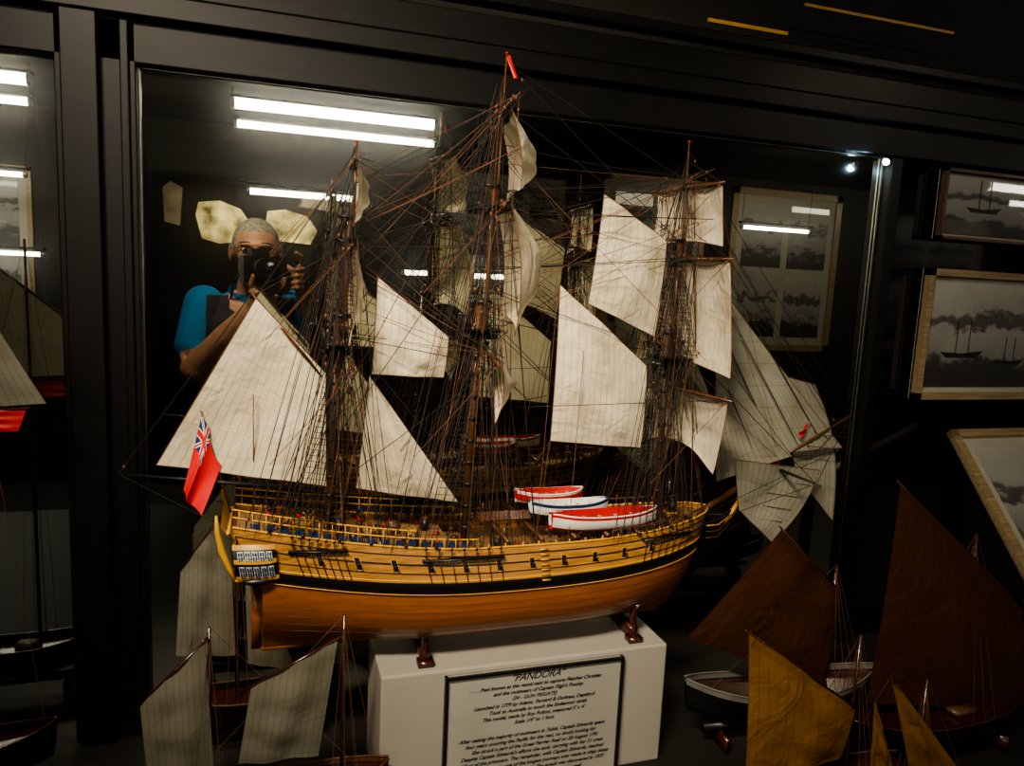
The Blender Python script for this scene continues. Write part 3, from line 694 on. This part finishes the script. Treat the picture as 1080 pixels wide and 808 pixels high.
def lp(a,b): return P0.lerp(P1,a).lerp(P3.lerp(P2,a),b)
nn=(P1-P0).cross(P3-P0).normalized(); nn=nn if nn.z>0 else -nn
def slab(a0,a1,b0,b1,h,m):
    q=[lp(a0,b0),lp(a1,b0),lp(a1,b1),lp(a0,b1)]; u=[p+nn*h for p in q]
    B.poly(u,m); 
    for i in range(4): B.poly([q[i],q[(i+1)%4],u[(i+1)%4],u[i]],m)
slab(0,1,0,1,.004,M_fwhite); slab(0,.035,0,1,.014,M_fw);slab(.965,1,0,1,.014,M_fw);slab(0,1,0,.05,.014,M_fw);slab(0,1,.95,1,.014,M_fw)
for x in(1.30,1.80):
    B.box((x,.90,(-.505+FLOORZ)/2),(.02,.02,-.505-FLOORZ),M_frame); B.box((x+.05,1.15,(-.29+FLOORZ)/2),(.02,.02,-.29-FLOORZ),M_frame)
o=B.obj('chart_and_stand',e,smooth=False); keep(o,e)
B=MB(); slab(.08,.92,.12,.88,.006,M_photos[2]); o=B.obj('chart_print',e,smooth=False); keep(o,e)
B=MB(); B.box((.78,1.165,.452),(.16,.004,.006),M_gold); B.box((1.06,1.165,.505),(.34,.004,.005),M_gold); B.obj('frame_reflection_strips',smooth=False)  # gilded strips imitate reflections of wooden frames in the glass

lamp=empty('case_spotlight',(1.100,1.165,.262)); B=MB()
B.tube([(1.100,1.175,.266),(1.098,1.160,.258)],[.004,.006],M_steel,12); B.ell((1.097,1.156,.255),.0055,mat('spot_bulb',(1,1,1),emit=(.5,.75,1),es=260)); o=B.obj('lamp_head',lamp); keep(o,lamp)

# ------------------------------------------------------------------ room
def wallbox(name,c,s,m):
    B=MB(); B.box(c,s,m); return B.obj(name,smooth=False)
X0,X1,Y0,Y1,ZF,ZC=-3.4,8.2,-3.4,1.25,-1.55,1.0
wallbox('floor',((X0+X1)/2,(Y0+Y1)/2,ZF-.025),(X1-X0,Y1-Y0,.05),M_floor)
wallbox('ceiling',((X0+X1)/2,(Y0+Y1)/2,ZC+.025),(X1-X0,Y1-Y0,.05),M_ceil)
wallbox('wall_back',((X0+X1)/2,Y1+.025,(ZF+ZC)/2),(X1-X0,.05,ZC-ZF),M_wall)
wallbox('wall_front',((X0+X1)/2,Y0-.025,(ZF+ZC)/2),(X1-X0,.05,ZC-ZF),M_wall)
wallbox('wall_left',(X0-.025,(Y0+Y1)/2,(ZF+ZC)/2),(.05,Y1-Y0,ZC-ZF),M_wall)
wallbox('wall_right',(X1+.025,(Y0+Y1)/2,(ZF+ZC)/2),(.05,Y1-Y0,ZC-ZF),M_wall)
framed('framed_photo_panel',3.86,5.03,-.52,.92,-3.38,M_photos,facing=1,fw=.06,mount=.07,grid=(2,2))
framed('framed_photo_panel',2.62,3.60,-.40,.93,-3.38,M_photos[1:],facing=1,fw=.05,mount=.06,grid=(2,2))
framed('framed_photo_panel',1.3,2.3,-.2,.85,-3.38,M_photos[2:],facing=1,fw=.02,mount=.06,grid=(3,3),fm=M_spar)
framed('framed_photo_panel',5.4,6.8,-.5,.8,-3.38,M_photos,facing=1,fw=.05,mount=.06,grid=(2,2))
framed('framed_photo_panel',-1.22,-.84,.40,.78,-3.38,M_photos,facing=1,fw=.02,mount=.02)
framed('framed_photo_panel',-2.6,-1.5,-.5,.6,-3.38,M_photos,facing=1,fw=.03,mount=.05,grid=(2,2))
M_glow=mat('warm_glow_patch',(.62,.42,.17),emit=(1.0,.78,.42),es=1.5,scale=9,var=.85,emtex=True)  # self-glowing flat patches imitate the warm bright blob behind the visitor
M_glow2=mat('faint_glow_patch',(.4,.3,.18),emit=(1.0,.80,.50),es=.06,scale=7,var=.5,emtex=True)  # fainter glow put into flat patches for the hazy light shapes
e=empty('cabinet_with_glow_patches',(0,-3.3,ZF)); B=MB()
B.box((-.12,-3.32,(-.35+ZF)/2),(1.3,.14,(-.35-ZF)),M_frame)
B.box((-.12,-3.385,.1),(1.3,.02,.9),M_wall); B.box((-.12,-3.32,.62),(1.3,.14,.03),M_frame)
for x in(-.77,.53): B.box((x,-3.32,.14),(.03,.14,.98),M_frame)
def P_(pts,m): B.poly([(x,-3.36,z) for x,z in pts],m)
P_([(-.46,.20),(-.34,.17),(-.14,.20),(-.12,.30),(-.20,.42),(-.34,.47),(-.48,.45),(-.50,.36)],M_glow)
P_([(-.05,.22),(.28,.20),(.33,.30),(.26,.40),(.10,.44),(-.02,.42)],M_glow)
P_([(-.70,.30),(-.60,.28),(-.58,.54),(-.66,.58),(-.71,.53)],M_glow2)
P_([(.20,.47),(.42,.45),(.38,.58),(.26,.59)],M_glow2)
o=B.obj('cabinet_body',e,smooth=False); keep(o,e)
def tube(x0,x1,y,z,m,r=.016,fix=True):
    e=empty('fluorescent_tube_lamp',((x0+x1)/2,y,z)); B=MB()
    B.tube([(x0,y,z),(x1,y,z)],r,m,10); 
    o=B.obj('lamp_tube',e); keep(o,e); B=MB()
    B.tube([(x0-.02,y,z),(x0,y,z)],r*1.2,M_steel,10); B.tube([(x1,y,z),(x1+.02,y,z)],r*1.2,M_steel,10)
    if fix: B.box(((x0+x1)/2,y,z+.035),(x1-x0+.05,.05,.015),M_ceil)
    for x in(x0-.01,x1+.01): B.tube([(x,y,z),(x,y,ZC)],.002,M_ceil,6)
    o=B.obj('lamp_fixture',e,smooth=False); keep(o,e)
yr=lambda d:2.4-d
for x0,x1 in((-.19,.94),(-2.45,-1.20),(5.36,6.5)): tube(x0,x1,yr(4.62),.92,M_tube,.030)
for x0,x1 in((-.20,1.06),(-2.5,-1.35),(6.3,7.4)): tube(x0,x1,yr(5.20),.91,M_tube,.022)
tube(-.13,.64,yr(5.42),.52,M_tube2,.020); tube(-1.9,-1.45,yr(5.42),.51,M_tube2,.016)
tube(.93,1.68,yr(5.45),.03,M_tube2,.018); tube(-2.1,-1.38,yr(5.45),.03,M_tube2,.014)  # eye-level glowing tubes stand in for tube reflections in glass
tube(3.45,4.05,yr(5.0),.50,M_tube2,.014)
def area(name,loc,tgt,sx,sy,pw,col=(1,.86,.64),spread=180):
    l=bpy.data.lights.new(name,'AREA'); l.shape='RECTANGLE'; l.size=sx; l.size_y=sy; l.energy=pw; l.color=col; l.spread=math.radians(spread)
    o=bpy.data.objects.new(name,l); COL.objects.link(o); o.location=loc; o.rotation_euler=(V(tgt)-V(loc)).to_track_quat('-Z','Y').to_euler(); return o
area('added_key_light',(-.45,-.10,.90),(.28,1.0,-.08),.5,.08,6.9,spread=56)  # added key light aimed at the ship, no fixture, kept out of the mirror
area('added_fill_right',(2.4,-.5,.94),(1.5,1.2,-.4),.6,.1,1.1,spread=100)  # added light to brighten the right-hand pictures, no fixture
area('added_fill_visitor',(-.25,.42,.93),(-.06,-.28,-.05),.3,.2,1.6,spread=50)  # added fill for the photographer, out of view and without a fixture
area('added_fill_pictures',(4.0,-1.75,.97),(4.1,-3.38,.15),1.4,.2,7,spread=120)  # added fill for the opposite wall's pictures, hidden from the mirror
w=bpy.data.worlds.new('world'); bpy.context.scene.world=w; w.use_nodes=True; w.node_tree.nodes['Background'].inputs[0].default_value=(.9,.85,.8,1); w.node_tree.nodes['Background'].inputs[1].default_value=.01

# ------------------------------------------------------------------ photographer
M_skin=mat('skin',(.48,.25,.16),rough=.55,var=.1); M_shirt=mat('blue_polo_shirt',(.015,.17,.42),rough=.85,var=.15,scale=10); M_vest=mat('dark_vest',(.02,.022,.03),rough=.85)
M_trous=mat('dark_trousers',(.03,.03,.04),rough=.9); M_hair=mat('short_grey_hair',(.26,.235,.20),rough=.9,var=.45,scale=90,bump=.6); M_shoe=mat('black_shoe',(.01,.01,.01),rough=.4)
M_cam=mat('camera_black_plastic',(.012,.012,.013),rough=.4); M_lens=mat('lens_glass',(.01,.01,.02),rough=.03)
person=empty('photographer',(-.06,-.30,ZF))
prims=[]
def cap(p,q,r1,r2,m): prims.append((V(p),V(q),r1,r2,m))
B=MB()
def limb(pts,rs,m):
    B.tube(pts,rs,m,16)
    for p,r in zip(pts,rs): B.ell(p,r*1.0,m,16,10)
    for i in range(len(pts)-1): cap(pts[i],pts[i+1],rs[i],rs[i+1],m)
def blob(c,r,m,M=None):
    B.ell(c,r,m,20,14,M); cap(c,c,min(r),min(r),m)
cxp=-.06
for z,rx,ry in((-.58,.165,.115),(-.48,.165,.115),(-.38,.17,.12),(-.29,.18,.12),(-.20,.185,.11),(-.165,.15,.095)):
    B.ell((cxp,-.31,z),(rx,ry,.10),M_shirt,24,12); 
for z in(-.55,-.4,-.25): cap((cxp-.08,-.31,z),(cxp+.08,-.31,z),.1,.1,M_shirt)
limb([(cxp-.07,-.31,-.64),(cxp-.10,-.30,-1.05),(cxp-.11,-.32,-1.47)],[.105,.068,.048],M_trous)
limb([(cxp+.07,-.31,-.64),(cxp+.10,-.30,-1.05),(cxp+.11,-.32,-1.47)],[.105,.068,.048],M_trous)
B.ell((cxp,-.31,-.64),(.16,.115,.10),M_trous,20,12); cap((cxp-.06,-.31,-.66),(cxp+.06,-.31,-.66),.1,.1,M_trous)
for s in(-.11,.11): limb([(cxp+s,-.33,-1.515),(cxp+s*1.1,-.20,-1.522)],[.036,.028],M_shoe)
limb([(cxp+.008,-.305,-.13),(cxp+.014,-.275,-.04)],[.062,.058],M_skin)
limb([(cxp-.150,-.30,-.125),(cxp-.185,-.24,-.26)],[.066,.054],M_shirt); limb([(cxp-.185,-.24,-.26),(cxp-.175,-.20,-.33),(cxp-.08,-.15,-.22),(-.052,-.115,-.125)],[.046,.044,.038,.028],M_skin)
limb([(cxp+.150,-.30,-.125),(cxp+.215,-.25,-.24)],[.066,.054],M_shirt); limb([(cxp+.215,-.25,-.24),(cxp+.225,-.235,-.28),(.135,-.195,-.14),(.105,-.165,-.065)],[.046,.044,.036,.028],M_skin)
B.ell((cxp,-.305,-.125),(.13,.075,.05),M_shirt,20,10)
hc=V((-.045,-.245,.060))
B.ell(hc+V((0,-.008,.018)),(.077,.095,.092),M_skin,24,16); cap(hc,hc,.08,.08,M_skin)
B.ell(hc+V((0,.022,-.055)),(.056,.062,.062),M_skin,20,12)
B.ell(hc+V((0,.060,-.098)),(.026,.020,.018),M_skin,12,8)
B.ell(hc+V((0,.078,.018)),(.052,.016,.012),M_skin,14,8)
B.tube([hc+V((0,.082,.008)),hc+V((0,.100,-.020)),hc+V((0,.104,-.030))],[.008,.011,.013],M_skin,10); B.ell(hc+V((0,.100,-.032)),(.017,.013,.010),M_skin,10,8)
for s in(-1,1):
    B.ell(hc+V((s*.036,.060,-.022)),(.020,.018,.018),M_skin,12,8)
    B.ell(hc+V((s*.079,-.008,-.008)),(.008,.020,.031),M_skin,12,10)
for dz_ in(-.060,-.069): B.ell(hc+V((0,.080,dz_)),(.024,.009,.0055),M_skin,12,8)
def finger(pts,r,m=M_skin): limb(pts,[r,r*.95,r*.88,r*.78][:len(pts)],m)
blob((.094,-.135,-.018),(.020,.030,.045),M_skin)
limb([(.105,-.165,-.065),(.096,-.140,-.035)],[.027,.026],M_skin)
for i,(z,l) in enumerate(((.006,1.0),(-.014,1.05),(-.034,.98),(-.052,.82))):
    finger([(.096,-.118,z),(.100,-.080*1,z+.002),(.082,-.066-.004*(1-l),z),(.066*1,-.074,z-.002)],.0092-.0006*i)
finger([(.098,-.13,.020),(.094,-.100,.048),(.078,-.085,.058)],.0088)
finger([(.086,-.150,-.020),(.072,-.172,.0),(.052,-.174,.014)],.0105)
blob((-.030,-.080,-.072),(.036,.030,.014),M_skin); limb([(-.052,-.115,-.125),(-.038,-.092,-.088)],[.027,.025],M_skin)
for i,(y_,l) in enumerate(((-.056,1),(-.074,1.05),(-.092,.95),(-.108,.8))):
    finger([(-.012,y_,-.072),(.020,y_+.002,-.066),(.040*l,y_+.003,-.046),(.044*l,y_+.003,-.024)],.0090-.0005*i)
finger([(-.052,-.080,-.068),(-.056,-.068,-.044),(-.048,-.060,-.020)],.0105)
me_o=B.obj('body',None)
rm=me_o.modifiers.new('r','REMESH'); rm.mode='VOXEL'; rm.voxel_size=.0042
sm=me_o.modifiers.new('s','SMOOTH'); sm.factor=.5; sm.iterations=4
dg=bpy.context.evaluated_depsgraph_get(); nm=bpy.data.meshes.new_from_object(me_o.evaluated_get(dg))
me_o.modifiers.clear(); me_o.data=nm
pm=[M_skin,M_shirt,M_trous,M_shoe,M_hair,M_vest]
nm.materials.clear()
for m in pm: nm.materials.append(m)
nf=len(nm.polygons); cen=np.empty(nf*3); nm.polygons.foreach_get('center',cen); cen=cen.reshape(-1,3)
best=np.full(nf,1e9); idx=np.zeros(nf,int)
for p,q,r1,r2,m in prims:
    p=np.array(p);q=np.array(q);d=q-p;L2=max(1e-9,float(d@d)); tt=np.clip((cen-p)@d/L2,0,1) ; dist=np.linalg.norm(cen-(p+tt[:,None]*d),axis=1)-(r1+(r2-r1)*tt)
    k=dist<best; best[k]=dist[k]; idx[k]=pm.index(m)
h=cen-np.array(hc); head=(h[:,2]>-.09)&(np.abs(h[:,0])<.095)&(np.abs(h[:,1])<.125)&(cen[:,2]>-.03)&(cen[:,1]<-.13)
idx[head]=0
hair=head&((h[:,2]>.060-.25*np.maximum(0,np.abs(h[:,0])-.04)*2)|((h[:,2]>.0)&(h[:,1]<.045)&(np.abs(h[:,0])>.045)&(np.abs(h[:,0])<.082))|((h[:,1]<-.02)&(h[:,2]>-.045)&(np.abs(h[:,0])<.078)))
idx[hair]=4
vest=(idx==1)&(np.abs(cen[:,0]-cxp)<.14)&(cen[:,2]<-.09)&(np.abs(cen[:,0]-cxp)>.05)
idx[vest]=5
nm.polygons.foreach_set('material_index',idx.astype(np.int32)); nm.polygons.foreach_set('use_smooth',[True]*nf); nm.update()
me_o.parent=person; keep(me_o,person)
B=MB()
for s in(-1,1):
    B.ell(hc+V((s*.031,.074,.002)),(.012,.010,.008),M_white,12,8); B.ell(hc+V((s*.031,.083,.002)),(.005,.003,.005),M_lens,10,6)
    B.tube([hc+V((s*.016,.088,.024)),hc+V((s*.034,.088,.028)),hc+V((s*.050,.078,.022))],.003,M_hair,6)
    B.tube([hc+V((s*.032+.022*math.cos(t*math.pi/8),.094-.004*abs(math.cos(t*math.pi/8)),.002+.015*math.sin(t*math.pi/8))) for t in range(17)],.0014,M_cam,6)
    B.tube([hc+V((s*.054,.088,.006)),hc+V((s*.078,.05,.006)),hc+V((s*.083,-.01,.006))],.0014,M_cam,6)
B.tube([hc+V((-.010,.094,.006)),hc+V((.010,.094,.006))],.0014,M_cam,6)
B.grid(lambda a,b: V((cxp+.0+.075*math.cos(a*2*math.pi),-.300+.072*math.sin(a*2*math.pi),-.095+.03*b-.02*math.sin(a*2*math.pi))),20,2,M_shirt)
o=B.obj('eyes_glasses_collar',person); keep(o,person)
Rc=Matrix.Rotation(math.radians(-17),3,'Z')
B=MB()
def cb(c,s,m): B.box(Rc@V(c),s,m,Rc)
cb((.012,-.120,0),(.130,.050,.085),M_cam); cb((.0,-.120,.052),(.055,.050,.026),M_cam); cb((.066,-.105,-.003),(.026,.045,.080),M_cam); cb((0,-.152,.052),(.034,.016,.022),M_cam)
B.tube([Rc@V((0,y,0)) for y in(-.10,-.085,-.055,-.050,-.022)],[.034,.034,.034,.037,.039],M_cam,24)
B.ell(Rc@V((0,-.024,0)),(.033,.004,.033),M_lens,20,8)
B.tube([Rc@V((.05,-.11,.042)),Rc@V((.05,-.11,.050))],.009,M_cam,12)
o=B.obj('handheld_camera_body',person,bevel=.003,smooth=False); keep(o,person)
lines_obj('camera_strap',[[V((-.055,-.15,.03)),V((-.11,-.2,-.04)),V((-.13,-.27,-.12)),V((-.08,-.37,-.11)),V((.03,-.33,-.11)),V((.085,-.2,-.02)),V((.085,-.15,.03))]],.005,M_cam,person)
for c in person.children: keep(c,person)

# ------------------------------------------------------------------ camera
cam=bpy.data.cameras.new('camera'); cam.sensor_width=36; cam.sensor_fit='HORIZONTAL'; cam.lens=784/1080*36; cam.clip_start=.005; cam.clip_end=60
co=bpy.data.objects.new('camera',cam); COL.objects.link(co); bpy.context.scene.camera=co
vx=V((.95075,-.00277,-.30993)); vy=V((-.3061,.1429,-.9412)); vz=V((.04688,.98975,.13498))
right=V((vx.x,vy.x,vz.x)).normalized(); up=V((vx.y,vy.y,vz.y)); back=right.cross(up).normalized(); up=back.cross(right).normalized()
mw=Matrix.Identity(4)
for i in range(3): mw[i][0]=right[i]; mw[i][1]=up[i]; mw[i][2]=back[i]
co.matrix_world=mw
bpy.context.view_layer.update()
